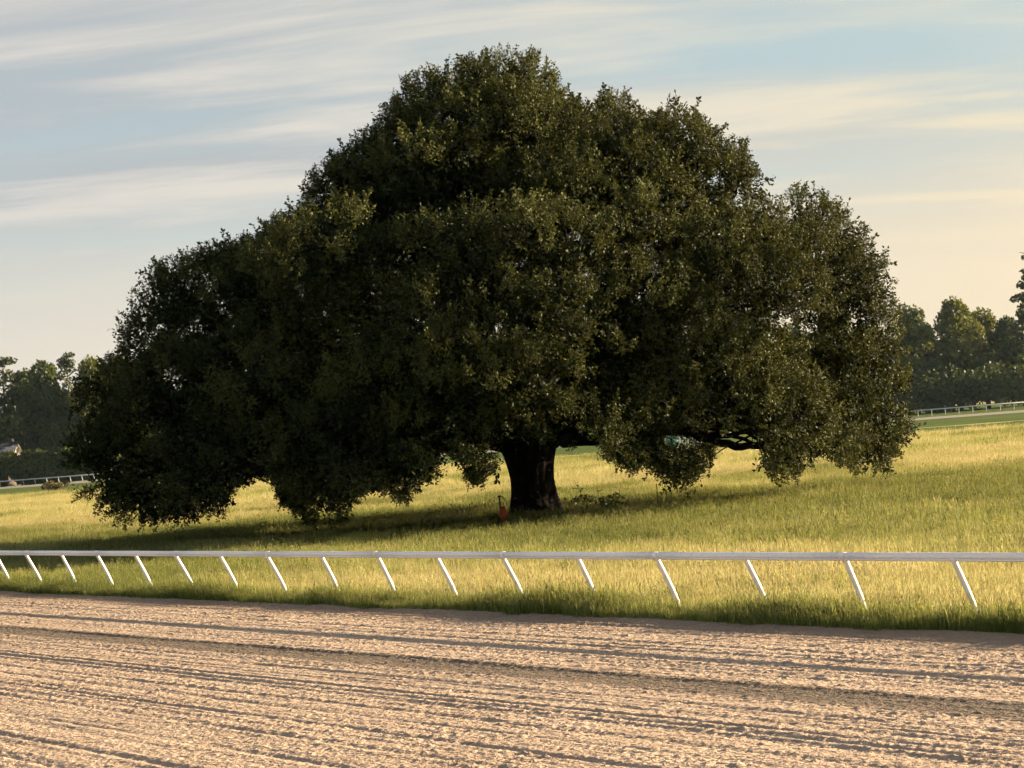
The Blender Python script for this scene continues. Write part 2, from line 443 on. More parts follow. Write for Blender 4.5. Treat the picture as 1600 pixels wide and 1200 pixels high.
# racing track of harrowed soil
def soil_mat():
    m = Mat('harrowed_soil'); v = m.coords()
    ang = math.atan2(T2[1], T2[0])
    vr = m.coords('Object', (1, 1, 1), (0, 0, -ang))            # x along the track, y across
    vs = m.coords('Object', (0.30, 2.4, 1), (0, 0, -ang))
    sep = m.n('ShaderNodeSeparateXYZ'); m.L.new(vr, sep.inputs[0])
    a = m.noise(v, 0.35, 4); b = m.noise(v, 22, 6, 0.7); st = m.noise(vs, 1.2, 5, 0.65)
    c = m.ramp(b, [(0.28, (0.265, 0.195, 0.140)), (0.72, (0.50, 0.376, 0.272))])
    c = m.mix(m.ramp(st, [(0.46, 0.0), (0.66, 0.75)]), c, (0.25, 0.18, 0.12))
    c = m.mix(m.ramp(a, [(0.35, 0.0), (0.7, 0.35)]), c, (0.50, 0.38, 0.275))
    # darker colour painted along the compacted line and the margin under the rail
    sgn = 1.0 if SOIL_SIGN > 0 else -1.0
    def dist(n0, w, soft):
        q = m.n('ShaderNodeMath', operation='ADD'); m.L.new(sep.outputs[1], q.inputs[0]); q.inputs[1].default_value = -sgn * n0
        w1 = m.n('ShaderNodeMath', operation='MULTIPLY_ADD'); m.L.new(st, w1.inputs[0]); w1.inputs[1].default_value = 0.5; m.L.new(q.outputs[0], w1.inputs[2])
        w2 = m.n('ShaderNodeMath', operation='ADD'); m.L.new(w1.outputs[0], w2.inputs[0]); w2.inputs[1].default_value = -0.25
        ab = m.n('ShaderNodeMath', operation='ABSOLUTE'); m.L.new(w2.outputs[0], ab.inputs[0])
        mr = m.n('ShaderNodeMapRange'); mr.inputs[1].default_value = w; mr.inputs[2].default_value = w + soft; mr.inputs[3].default_value = 1; mr.inputs[4].default_value = 0
        m.L.new(ab.outputs[0], mr.inputs[0]); return mr.outputs[0]
    def scaled(f, k):
        q = m.n('ShaderNodeMath', operation='MULTIPLY'); m.L.new(f, q.inputs[0]); q.inputs[1].default_value = k; return q.outputs[0]
    band_col = m.ramp(b, [(0.3, (0.09, 0.072, 0.055)), (0.7, (0.19, 0.148, 0.110))])
    c = m.mix(scaled(dist(18.6, 0.42, 0.20), 1.0), c, band_col)
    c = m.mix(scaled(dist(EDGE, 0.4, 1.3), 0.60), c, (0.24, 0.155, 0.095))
    # crumbs, drawn out a little along the harrow lines
    crumb = m.noise(m.coords('Object', (0.8, 1.0, 1.0), (0, 0, -ang)), 13, 3, 0.62, 0.3)
    tine = m.noise(m.coords('Object', (0.05, 1.0, 1.0), (0, 0, -ang)), 7.0, 3, 0.6)
    hh = m.n('ShaderNodeMath', operation='MULTIPLY_ADD'); m.L.new(tine, hh.inputs[0]); hh.inputs[1].default_value = 0.9; m.L.new(crumb, hh.inputs[2])
    return m.done(m.bsdf(c, 0.95, 0.1, m.bump(hh.outputs[0], 1.0, 0.060)))
# across-track axis of the rotated coordinates
_ang = math.atan2(T2[1], T2[0])
SOIL_SIGN = math.sin(-_ang) * N2[0] + math.cos(-_ang) * N2[1]
print('soil sign', SOIL_SIGN)
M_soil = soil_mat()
def build_track():
    tt = 11.0 + np.cumsum(np.interp(np.linspace(0, 1, 1920), [0, 0.45, 1], [0.0225, 0.026, 0.046])); tt = tt[tt < 70]; nn = np.arange(EDGE - 16.2, EDGE + 0.12, 0.026)
    TT, NN = np.meshgrid(tt, nn, indexing='ij')
    wob = 0.10 * (fbm(TT * 0.10, NN * 0.4, 3, 3) - 0.5) + 0.07 * (fbm(TT * 2.5, NN * 4.0, 5, 3) - 0.5)
    U = NN + wob
    # harrow furrows of uneven pitch and depth along the track
    amp = 0.4 + 1.0 * vnoise(U * 1.3, TT * 0.03, 11)
    fur = (vnoise(U * 6.5, TT * 0.06, 12) - 0.5) * 0.026 * amp + (vnoise(U * 12.0, TT * 0.35, 13) - 0.5) * 0.022 * amp
    # clods and crumbs
    jx = 0.10 * vnoise(TT * 7, NN * 7, 24); jy = 0.10 * vnoise(TT * 7 + 9, NN * 7, 25)
    cl = np.abs(vnoise(TT * 6.5 + jx * 9, NN * 10.0 + jy * 9, 21) - 0.5) * 2
    patch = 0.55 + 0.9 * fbm(TT * 0.5, NN * 0.9, 29, 3)
    cr = np.clip(vnoise(TT * 15.0 + jx * 9, NN * 15.0 + jy * 9, 33) - 0.45, 0, 0.3) * 0.016
    clod = ((1 - cl) ** 3 * 0.004 + cr + (vnoise(TT * 19.0, NN * 20.0, 22) - 0.5) * 0.010 + (vnoise(TT * 31.0, NN * 31.0, 27) - 0.5) * 0.014) * patch
    rare = np.clip(vnoise(TT * 7.0, NN * 8.0, 28) - 0.88, 0, 1) * 0.20
    lines = ((vnoise(U * 4.6, TT * 0.06, 214) - 0.5) * 0.014 + (vnoise(U * 9.5, TT * 0.03, 216) - 0.5) * 0.026) * (0.5 + vnoise(U * 0.9, TT * 0.05, 15))
    z = fur * 0.4 + lines + clod * (0.75 + 0.6 * vnoise(U * 4.6, TT * 0.1, 17)) + rare
    def band(c, w, soft=0.12): return 1 - smooth01(w / 2, w / 2 + soft, np.abs(U - c))
    b1 = band(18.6, 0.42, 0.22)
    z = z * (1 - 0.35 * b1) - 0.010 * b1
    for c, w, d in ((16.4, 0.07, 0.034), (16.1, 0.05, 0.02), (14.0, 0.08, 0.036), (13.2, 0.10, 0.04), (17.4, 0.06, 0.022), (19.9, 0.08, 0.024), (22.4, 0.06, 0.014), (12.3, 0.08, 0.03), (11.2, 0.08, 0.034), (15.2, 0.05, 0.018), (10.4, 0.08, 0.034), (23.5, 0.07, 0.016), (17.0, 0.05, 0.02), (14.7, 0.05, 0.015)):
        g = np.exp(-((U - c) / w) ** 2); br = 0.35 + 1.1 * vnoise(TT * 0.35, c * 7 + 0 * TT, 41)
        d = d * 0.75
        z = z - d * g * br + d * 0.5 * br * np.exp(-((U - c + 0.13) / w) ** 2)
    z = z - 0.02 + 0.03 * (1 - smooth01(0, 0.5, EDGE - NN))
    XY = tn(TT, NN)
    V = np.concatenate([XY, z[..., None]], -1).reshape(-1, 3)
    a, b = len(tt), len(nn); I = np.arange(a * b).reshape(a, b)
    Fq = np.stack([I[:-1, :-1], I[1:, :-1], I[1:, 1:], I[:-1, 1:]], -1).reshape(-1, 4)[:, ::-1]
    # keep the stretch in view and a few metres around it
    seen = (np.abs(V[:, 0]) < 0.236 * V[:, 1] + 1.2) & (V[:, 1] > 19.0)
    Fq = Fq[seen[Fq].all(1)]; used = np.unique(Fq); re = np.zeros(len(V), np.int64); re[used] = np.arange(len(used)); V = V[used]; Fq = re[Fq]
    print('track verts', len(V))
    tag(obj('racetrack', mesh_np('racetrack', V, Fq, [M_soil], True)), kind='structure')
    # plain continuation out of view
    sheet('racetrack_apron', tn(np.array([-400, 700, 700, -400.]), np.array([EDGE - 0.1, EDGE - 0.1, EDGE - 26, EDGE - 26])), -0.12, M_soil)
build_track()

# ------------------------------------------------------------------ oak layout (used by the grass too)
OB = at_z(838, 809)
OY = OB[1]
print('oak at', OB)

# ------------------------------------------------------------------ near rail
POST_T0 = float(at_z(1313, 869, RAIL_Z)[:2] @ T2)
SPC = 2.44
RR = 0.056
def build_near_rail():
    r = empty('running_rail', (*tn(POST_T0, RN), 0.0))
    tag(r, 'near white running rail on bent gooseneck posts, between soil track and golden grass', 'rail')
    org = np.array([*tn(POST_T0, RN), 0.0])
    t3 = np.array([*T2, 0]); n3 = np.array([*N2, 0]); zz = np.array([0, 0, 1.0])
    k0, k1 = -6, 22
    # post: a tube from the rail, slanting back and bending upright at the ground
    hook = [(0.0, RAIL_Z - RR * 0.4), (0.02, RAIL_Z - 0.09), (0.085, RAIL_Z - 0.22), (0.195, 0.68), (0.305, 0.45), (0.375, 0.28), (0.415, 0.15), (0.432, 0.03), (0.44, -0.14)]
    pm = MB(); pm.tube([n3 * a + zz * b for a, b in hook], [0.042] * 2 + [0.045] * 7, 12)
    post_me = pm.mesh('post', [M_white], True)
    bm_ = MB(); bm_.box(zz * (RAIL_Z - RR - 0.012) + n3 * 0.01, (0.11, 0.05, 0.05), np.stack([t3, n3, zz], 1))
    br_me = bm_.mesh('bracket', [M_white])
    for k in range(k0, k1 + 1):
        dz = 0.012 * rng.normal(); o = obj('post', post_me, r, t3 * (k * SPC))
        o.rotation_euler = (0.018 * rng.normal(), 0.018 * rng.normal(), 0.05 * rng.normal())
        b = obj('bracket', br_me, o)
    # rail in sections of two bays, each a tube with a lip along its underside
    prof = []
    for a in np.linspace(0, 2 * math.pi, 20, endpoint=False): prof.append((RR * math.cos(a), RR * math.sin(a)))
    prof = np.array(prof)
    lip = np.array([(-0.042, -0.042), (-0.033, -0.042), (-0.028, -0.074), (-0.038, -0.076)])
    k = k0
    while k < k1:
        mb = MB(); ns = 5
        ts = np.linspace(k * SPC + 0.02, (k + 2) * SPC - 0.02 + 0.02, ns)
        dz = 0.0015 * rng.normal(size=2)
        for pr, capn in ((prof, True), (lip, True)):
            m = len(pr); V = []
            for i, t in enumerate(ts):
                f = i / (ns - 1); sag = -0.003 * math.sin(f * 2 * math.pi) ** 2 + dz[0] * (1 - f) + dz[1] * f
                for a, b in pr: V.append(t3 * t + n3 * a + zz * (RAIL_Z + b + sag))
            Fq = [[i * m + j, i * m + (j + 1) % m, (i + 1) * m + (j + 1) % m, (i + 1) * m + j] for i in range(ns - 1) for j in range(m)]
            base = mb.n; mb.add(V, Fq)
            for i, e in ((0, 0), (ns - 1, 1)):
                c = np.mean(V[i * m:(i + 1) * m], 0); mb.V.append(c[None]); mb.n += 1
                mb.F3.append(np.array([[base + i * m + j, base + i * m + (j + 1) % m, mb.n - 1] for j in range(m)], np.int32))
        mb.build('rail_section', M_white, r, True)
        sl = MB(); sl.tube([t3 * (k * SPC - 0.06) + zz * RAIL_Z, t3 * (k * SPC + 0.09) + zz * RAIL_Z], RR + 0.002, 20)
        sl.build('joint_sleeve', M_white, r, True)
        k += 2
build_near_rail()

# far running rail
def build_far_rail():
    a = at_z(0, 761.5); b = at_z(1600, 638.5)
    a, b = a[:2], b[:2]
    d = (b - a) / np.linalg.norm(b - a); nrm = np.array([-d[1], d[0]])
    r = empty('running_rail', (*a, 0)); tag(r, 'distant white running rail in front of the far trees', 'rail')
    M_frail = plain('weathered_white', (0.50, 0.52, 0.50), 0.6, 0.3, 0.1, 2)
    d3 = np.array([*d, 0]); n3 = np.array([*nrm, 0])
    n = int(np.linalg.norm(b - a) / SPC) + 10
    pm = MB(); pm.tube([np.array([0, 0, 1.1]), n3 * 0.1 + np.array([0, 0, 0.7]), n3 * 0.35 + np.array([0, 0, 0.25]), n3 * 0.38 + np.array([0, 0, -0.05])], 0.07, 6)
    pme = pm.mesh('post', [M_frail])
    for k in range(-8, n): obj('post', pme, r, d3 * (k * SPC))
    for k in range(-8, n, 10):
        mb = MB(); mb.tube([d3 * (k * SPC) + np.array([0, 0, 1.14]), d3 * ((k + 10) * SPC - 0.02) + np.array([0, 0, 1.14])], 0.11, 8)
        mb.build('rail_section', M_frail, r, True)
    print('far rail', a, b)
    return a, b
FRA, FRB = build_far_rail()

# ------------------------------------------------------------------ the oak
def oak():
    root = empty('oak_tree', OB); tag(root, 'huge dark spreading oak with broad domed crown and thick trunk', 'tree')
    def loc(px, py, dy=0.0):
        return at_y(px, py, OY + dy) - OB
    left = [(205, 815), (140, 765), (108, 690), (120, 600), (183, 545), (190, 480), (215, 430), (300, 388), (400, 362), (470, 308), (495, 250), (570, 195), (628, 122), (700, 92), (790, 72)]
    right = [(1388, 740), (1420, 660), (1428, 600), (1412, 500), (1392, 410), (1345, 345), (1265, 297), (1195, 262), (1125, 205), (1060, 158), (960, 145), (890, 125), (850, 88), (790, 72)]
    Lp = np.array([loc(*p) for p in left]); Rp = np.array([loc(*p) for p in right])
    def LR(z):
        return np.interp(z, Lp[:, 2], Lp[:, 0]), np.interp(z, Rp[:, 2], Rp[:, 0])
    ztop = Lp[-1, 2]
    lobes = []   # centre, radius (3)
    def lobe(px, py, r, dy=0.0, sq=0.85):
        lobes.append((loc(px, py, dy), np.array([r / 39.3, r / 39.3 * 1.05, r / 39.3 * sq])))
    # silhouette lobes
    for a in [(790, 160, 88, 0), (705, 175, 80, 1), (650, 205, 78, -1), (845, 180, 72, 2), (880, 200, 45, -1.5), (600, 260, 80, 1),
              (955, 205, 62, 1), (985, 230, 60, -2), (1065, 215, 55, 1), (1090, 265, 75, -1), (1150, 300, 75, 2),
              (560, 290, 75, -2), (520, 330, 72, 2), (470, 375, 62, -1), (430, 420, 70, 2), (360, 445, 68, 0), (285, 470, 70, -2), (245, 500, 68, 2),
              (230, 570, 70, -1), (165, 605, 45, 0), (185, 650, 72, 1), (170, 710, 58, -2), (195, 750, 52, 1), (240, 770, 50, -2), (310, 745, 60, 0), (330, 680, 80, -1), (330, 560, 90, 2),
              (1255, 360, 62, 0), (1310, 385, 65, 1), (1345, 450, 65, -1), (1290, 480, 80, 2), (1350, 550, 70, 0), (1345, 630, 80, -1), (1370, 675, 52, 1), (1355, 705, 40, -1), (1240, 420, 80, -2), (1270, 620, 85, 1),
              (430, 720, 75, -1), (500, 760, 55, -3), (520, 790, 32, -4), (620, 735, 48, -3), (735, 715, 36, -5), (1050, 715, 45, -5), (1065, 745, 24, -5), (985, 705, 40, -4), (1225, 705, 42, -3), (1235, 730, 24, -3), (150, 735, 40, -1), (230, 785, 36, -1), (290, 780, 36, 1), (335, 770, 36, -1), (400, 690, 60, 3), (280, 640, 90, -3), (480, 640, 80, -5), (735, 262, 78, 1), (815, 268, 80, 2), (690, 300, 72, 2), (760, 300, 70, -2), (900, 300, 75, 1), (655, 385, 75, -2), (660, 400, 85, 4), (400, 452, 70, 2), (385, 470, 60, -3), (640, 330, 70, 3), (560, 400, 80, 3), (800, 380, 80, 3), (1000, 360, 80, 3), (1120, 420, 80, 3)]:
        lobe(*a)
    # front, back and flank lobes on an elliptical dome
    z = 3.0
    while z < ztop - 3.2:
        l, r_ = LR(z); w = (r_ - l) / 2; c = (r_ + l) / 2
        wi = max(w * 0.93 - 2.2, 0.5)
        cnt = int(2 * math.pi * wi * 0.94 / 3.6)
        off = rng.uniform(0, 1)
        for i in range(cnt):
            th = (i + off + rng.uniform(-0.35, 0.35)) / cnt * 2 * math.pi
            if abs(math.cos(th)) > 0.92: continue
            rr = rng.uniform(1.5, 3.0); sc = rng.uniform(0.72, 1.05)
            dy = wi * 0.90 * math.sin(th) * sc
            k = min(1.0, (OY + dy) / OY)            # the near side looms: keep it inside the outline
            p = np.array([(c + wi * math.cos(th) * sc + OB[0]) * k - OB[0], dy, (z + rng.uniform(-0.9, 0.9) - CAMZ) * k + CAMZ])
            lobes.append((p, np.array([rr, rr, rr * rng.uniform(0.55, 0.75)])))
        z += 2.5
    C = np.array([l[0] for l in lobes]); RD = np.array([l[1] for l in lobes])
    print('lobes', len(lobes))
    # lower edge of the crown and its outline, as seen against the field and sky
    bot = np.array([(90, 760), (130, 790), (180, 828), (250, 818), (350, 808), (362, 772), (385, 745), (410, 745), (440, 785), (470, 815), (500, 828), (543, 815), (550, 790), (575, 757), (600, 775), (628, 790),
                    (650, 765), (685, 750), (692, 712), (715, 730), (735, 757), (770, 745), (780, 705), (800, 692), (870, 690), (885, 700), (925, 698), (940, 712), (985, 738), (1020, 735), (1050, 765), (1070, 774),
                    (1088, 745), (1108, 730), (1118, 694), (1182, 690), (1190, 732), (1215, 752), (1250, 750), (1262, 735), (1285, 703), (1310, 720), (1340, 740), (1390, 742), (1425, 690), (1440, 640)], float)
    top = np.array([(95, 700), (105, 640), (122, 590), (160, 560), (183, 545), (190, 480), (215, 430), (250, 403), (300, 388), (352, 372), (400, 370), (412, 350), (470, 305), (487, 262), (500, 250), (540, 222), (570, 195), (600, 165),
                    (625, 118), (660, 108), (680, 95), (735, 88), (790, 70), (850, 84), (878, 118), (885, 140), (905, 150), (922, 185), (935, 150), (960, 137), (985, 142), (1008, 185), (1030, 170), (1042, 150), (1062, 150), (1110, 192), (1165, 222), (1185, 258), (1213, 272), (1224, 305),
                    (1240, 290), (1265, 288), (1310, 308), (1350, 348), (1390, 400), (1412, 450), (1424, 490), (1428, 560), (1432, 620)], float)
    def project(Pl):
        W = Pl + OB - np.array([0, 0, CAMZ]); d = W @ _f
        return 800 + F * (W @ _Rv) / d, 600 - F * (W @ _Uv) / d
    def inside(Pl, mt=0.0, mb_=0.0):
        px, py = project(Pl)
        return (py < np.interp(px, bot[:, 0], bot[:, 1]) + mb_) & (py > np.interp(px, top[:, 0], top[:, 1]) - mt) & (px > 100 - mt) & (px < 1432 + mt)
    # ---------------- puffs on the exposed surface of the lobes
    pc = []; pn = []; pr = []; pl = []
    for i in range(len(lobes)):
        m = int(22 * RD[i].prod() ** (2 / 3) / 3.0) + 6
        d = unit(m * 2); P = C[i] + d * RD[i] * 0.82
        ok = inside(P, -18, -8)
        for j in range(len(lobes)):
            if j == i: continue
            q = (((P - C[j]) / RD[j]) ** 2).sum(1); ok &= q > 0.55
        if C[i][2] > 4.2: ok &= d[:, 2] > -0.15     # foliage sits on top of each bough, hollow below
        P = P[ok]; d = d[ok]
        kept = []
        for q in range(len(P)):
            if all(np.sum((P[q] - P[w]) ** 2) > 0.95 ** 2 for w in kept): kept.append(q)
        for q in kept:
            pc.append(P[q]); pn.append(d[q]); pr.append(rng.uniform(0.55, 1.15) * min(1.0, RD[i][0] / 1.6)); pl.append(i)
    pc = np.array(pc); pn = np.array(pn); pr = np.array(pr); pl = np.array(pl)
    print('puffs', len(pc))
    # ---------------- leafy shoots, brushing outwards and up
    P = []; AX = []; S = []; TI = []
    ptint = rng.uniform(0, 1, len(pc)); ltint = rng.uniform(0, 1, len(lobes))
    for i in range(len(pc)):
        m = int(15 * pr[i] ** 2) + 6
        out = pn[i]; low = pc[i][2] < 3.2 or out[2] < -0.55
        d = unit(m); flip = (d @ out) < -0.2; d[flip] *= -1
        rad = pr[i] * rng.uniform(0.1, 0.75, m)
        p = pc[i] + d * rad[:, None] * np.array([1, 1, 0.8])
        up = np.array([0, 0, -0.5 if low else 0.85])
        ax = d * 0.75 + out * 0.45 + up + rng.normal(size=(m, 3)) * 0.22
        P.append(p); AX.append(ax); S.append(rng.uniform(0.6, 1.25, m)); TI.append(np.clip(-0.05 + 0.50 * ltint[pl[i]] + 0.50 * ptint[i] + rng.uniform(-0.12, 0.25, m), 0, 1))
    # inner fill: darkest tints put the shade of the hollows into the colour
    for i in range(len(lobes)):
        m = int(9 * RD[i].prod() ** (2 / 3)) + 6
        d = unit(m); p = C[i] + d * RD[i] * (rng.uniform(0.1, 0.7, m))[:, None]
        p = p[inside(p, -22, -26)]; m = len(p)
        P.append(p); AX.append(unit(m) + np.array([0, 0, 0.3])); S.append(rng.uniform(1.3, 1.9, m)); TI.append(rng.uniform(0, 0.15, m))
    P = np.concatenate(P); AX = np.concatenate(AX); S = np.concatenate(S); TI = np.concatenate(TI)
    AX = AX / np.linalg.norm(AX, axis=1)[:, None]
    keep = (P[:, 2] > 0.35) & inside(P + AX * S[:, None] * 0.9, 1, 3)
    # openings low in the right side, where the bare limb shows
    for cx, cy, rx, ry in ((1152, 684, 60, 13), (1062, 690, 36, 12), (925, 695, 30, 10), (818, 352, 9, 7), (778, 512, 8, 8), (672, 412, 7, 6), (1275, 402, 9, 8)):
        px, py = project(P + AX * S[:, None] * 0.5); keep &= ((px - cx) / rx) ** 2 + ((py - cy) / ry) ** 2 > 1
    P, AX, S, TI = P[keep], AX[keep], S[keep], TI[keep]
    n = len(P); print('shoots', n)
    # shoot prototypes: a leader with side twigs and small leaves
    protos = []
    for k in range(8):
        V = []; Q = []; mi = []
        L = rng.uniform(0.95, 1.15); bend = rng.normal(size=2) * 0.10
        def tw(f): return np.array([bend[0] * f * f * L, bend[1] * f * f * L, f * L])
        def stick(a, b, w):
            for ax in (np.array([w, 0, 0]), np.array([0, w, 0])):
                q = len(V); V.extend([a - ax, a + ax, b + ax * 0.3, b - ax * 0.3]); Q.append([q, q + 1, q + 2, q + 3]); mi.append(1)
        def leaf(o, D):
            W = np.cross(D, rng.normal(size=3)); W /= np.linalg.norm(W) + 1e-9
            ll = rng.uniform(0.085, 0.125); lw = ll * rng.uniform(0.23, 0.31); Nn = np.cross(D, W) * ll * 0.08
            q = len(V); V.extend([o, o + D * ll * 0.5 + W * lw + Nn, o + D * ll, o + D * ll * 0.5 - W * lw + Nn]); Q.append([q, q + 1, q + 2, q + 3]); mi.append(0)
        stick(tw(0), tw(1), 0.008)
        ns = 13
        for j in range(ns):
            f = 0.08 + 0.80 * j / ns; az = j * 2.4 + rng.uniform(-.4, .4); el = rng.uniform(0.5, 0.95)
            D = np.array([math.cos(az) * math.cos(el), math.sin(az) * math.cos(el), math.sin(el)])
            tl = (0.29 * (1 - f) + 0.08) * rng.uniform(0.7, 1.25); a = tw(f); b = a + D * tl
            w_ = np.cross(D, (0.3, 0.2, 1.0)) * 0.005; q = len(V); V.extend([a - w_, a + w_, b + w_ * 0.4, b - w_ * 0.4]); Q.append([q, q + 1, q + 2, q + 3]); mi.append(1)
            for q in range(max(3, int(tl / 0.06))):
                g = rng.uniform(0.25, 1.0); dd = D * 0.6 + rng.normal(size=3) * 0.55; leaf(a + (b - a) * g, dd / np.linalg.norm(dd))
        for q in range(14):
            f = rng.uniform(0.5, 1.0); dd = np.array([0, 0, 0.5]) + rng.normal(size=3) * 0.55; leaf(tw(f), dd / np.linalg.norm(dd))
        if k == 0: print('leaves per shoot', mi.count(0))
        protos.append((np.array(V), np.array(Q), np.array(mi)))
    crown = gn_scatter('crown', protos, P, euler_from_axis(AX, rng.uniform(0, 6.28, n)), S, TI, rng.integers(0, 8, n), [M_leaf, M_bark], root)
    crown['kind'] = 'stuff'
    # ---------------- trunk with root flare and ridges
    zz = np.array([-0.25, 0.0, 0.12, 0.3, 0.6, 1.0, 1.5, 2.0, 2.5, 3.0, 3.5])
    ra = np.array([1.34, 1.22, 1.13, 1.04, 0.94, 0.87, 0.84, 0.88, 1.00, 1.18, 1.30])
    k = 120; a = np.arange(k) * 2 * math.pi / k; V = []
    for z_, r_ in zip(zz, ra):
        fl = np.exp(-z_ / 0.5) * 0.16
        rad = r_ * (1 + (0.04 + fl) * np.cos(5 * a + 0.6) + 0.035 * np.cos(9 * a + 2 + z_ * 0.3) + 0.012 * np.cos(17 * a + 1 - 2 * z_) + 0.008 * np.cos(31 * a + 5 * z_) + 0.012 * rng.normal(size=k))
        cx = -0.04 * z_
        V.append(np.stack([cx + rad * np.cos(a), rad * np.sin(a), np.full(k, z_)], 1))
    V = np.concatenate(V); Q = [[i * k + j, i * k + (j + 1) % k, (i + 1) * k + (j + 1) % k, (i + 1) * k + j] for i in range(len(zz) - 1) for j in range(k)]
    tm = MB(); tm.add(V, Q); tm.V.append(np.array([[-0.1, 0, 3.9]])); tm.n += 1
    tm.F3.append(np.array([[(len(zz) - 1) * k + j, (len(zz) - 1) * k + (j + 1) % k, tm.n - 1] for j in range(k)], np.int32))
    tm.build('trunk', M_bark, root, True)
    # ---------------- limbs reaching into the crown, forking to the puffs
    big = []
    for i in rng.permutation(len(lobes)):
        if RD[i][0] < 1.2 or not (pl == i).any() or (C[i][2] < 4.0 and abs(C[i][0]) < 7.0): continue
        if all(np.linalg.norm(C[i] - C[j]) > 4.6 for j in big): big.append(i)
    print('limbs', len(big))
    owner = np.array([min(big, key=lambda j: np.linalg.norm(C[i] - C[j])) for i in range(len(lobes))])
    def curve(a, b, rise, n=9):
        f = np.linspace(0, 1, n)[:, None]
        h = b - a
        p = a + h * f
        p[:, 2] = a[2] + h[2] * (f[:, 0] ** (1.25 if h[2] > 3 else 0.8)) + rise * np.sin(f[:, 0] * math.pi)
        p[1:-1] += rng.normal(size=(n - 2, 3)) * np.linalg.norm(h) * 0.018
        return p
    for j in big:
        mb = MB()
        c = C[j]; st = np.array([0.55 * np.sign(c[0]) * min(1, abs(c[0]) / 4), 0.5 * np.sign(c[1]) * min(1, abs(c[1]) / 4), 2.9])
        ln = np.linalg.norm(c - st)
        pts = curve(st, c, 0.10 * ln if c[2] < 7 else 0.02 * ln, 10)
        r0 = np.clip(0.030 * ln, 0.22, 0.48)
        mb.tube(pts, np.linspace(r0, 0.09, 10), 10, True, 0.05)
        for i in np.where(owner == j)[0]:
            if not (pl == i).any() or (C[i][2] < 3.6 and abs(C[i][0]) < 7.0): continue
            s = pts[6] if i != j else pts[8]
            if i != j:
                sub = curve(s, C[i], 0.3, 6); mb.tube(sub, np.linspace(0.11, 0.05, 6), 6)
            for q in np.where(pl == i)[0][::3]:
                mb.tube(curve(C[i], pc[q], 0.1, 4), np.linspace(0.045, 0.012, 4), 4, False)
        mb.build('limb', M_bark, root, True)
    # the long low limb that shows under the right side of the crown
    for pts in ([(880, 690, -2), (960, 678, -4), (1040, 672, -5), (1085, 672, -5), (1112, 690, -5), (1150, 700, -5), (1185, 694, -5), (1215, 676, -5), (1250, 655, -4), (1290, 640, -3)],
                [(1085, 672, -5), (1120, 684, -5.2), (1160, 678, -5.5), (1195, 668, -5.5), (1230, 660, -5)]):
        mb = MB(); p = np.array([loc(*q) for q in pts]); rr = np.linspace(0.26, 0.08, len(p)) if len(p) > 6 else np.linspace(0.13, 0.05, len(p))
        # refine
        f = np.linspace(0, len(p) - 1, len(p) * 3); p2 = np.stack([np.interp(f, np.arange(len(p)), p[:, i]) for i in range(3)], 1)
        p2[1:-1] = (p2[:-2] + p2[1:-1] * 2 + p2[2:]) / 4; p2[1:-1] = (p2[:-2] + p2[1:-1] * 2 + p2[2:]) / 4
        p2[1:-1] += rng.normal(size=(len(p2) - 2, 3)) * 0.05; mb.tube(p2, np.interp(f, np.arange(len(p)), rr), 8, True, 0.10); mb.build('limb', M_bark, root, True)
oak()

# ------------------------------------------------------------------ grass
def blade_mat(name, ramp_pts, trans=0.42):
    m = Mat(name); f = m.inst('tint'); c = m.ramp(f, ramp_pts)
    return m.done(m.translucent(m.bsdf(c, 0.6, 0.25), m.mix(0.25, c, (0.5, 0.45, 0.12)), trans))
M_blade = blade_mat('grass_blade', [(0.0, (0.050, 0.085, 0.012)), (0.35, (0.200, 0.245, 0.042)), (0.65, (0.37, 0.350, 0.12)), (1.0, (0.55, 0.47, 0.25))])
M_seed = blade_mat('seed_head', [(0.0, (0.14, 0.15, 0.04)), (1.0, (0.56, 0.46, 0.24))])
def grass_protos(nb, rad, h, w, seeds):
    pr = []
    for k in range(8):
        V = []; Q = []; mi = []
        for j in range(nb):
            a = rng.uniform(0, 6.28); r = rad * math.sqrt(rng.uniform(0, 1)); o = np.array([r * math.cos(a), r * math.sin(a), -0.03])
            az = rng.uniform(0, 6.28); lean = abs(rng.normal()) * 0.35; hh = h * rng.uniform(0.45, 1.1)
            D = np.array([math.cos(az), math.sin(az), 0]); W = np.array([-D[1], D[0], 0]) * w * rng.uniform(0.6, 1.2)
            f = np.array([0, 0.4, 0.75, 1.0]); wd = [1, 0.85, 0.55, 0.12]
            b = len(V)
            for q in range(4):
                c = o + D * hh * lean * f[q] ** 2 + np.array([0, 0, hh * f[q] * (1 - 0.15 * lean * f[q])])
                V += [c - W * wd[q], c + W * wd[q]]
            for q in range(3): Q.append([b + 2 * q, b + 2 * q + 1, b + 2 * q + 3, b + 2 * q + 2]); mi.append(0)
            if rng.uniform() < seeds:
                c = (V[-1] + V[-2]) / 2; t = np.array([D[0] * 0.03, D[1] * 0.03, 0.10 * h / 0.45]) * rng.uniform(0.7, 1.3)
                for W2 in (W * 0.9 + 0.003, np.cross(W, (0, 0, 1)) * 0.9):
                    b = len(V); V += [c, c + t * 0.5 + W2, c + t, c + t * 0.5 - W2]; Q.append([b, b + 1, b + 2, b + 3]); mi.append(1)
        pr.append((np.array(V), np.array(Q), np.array(mi)))
    return pr
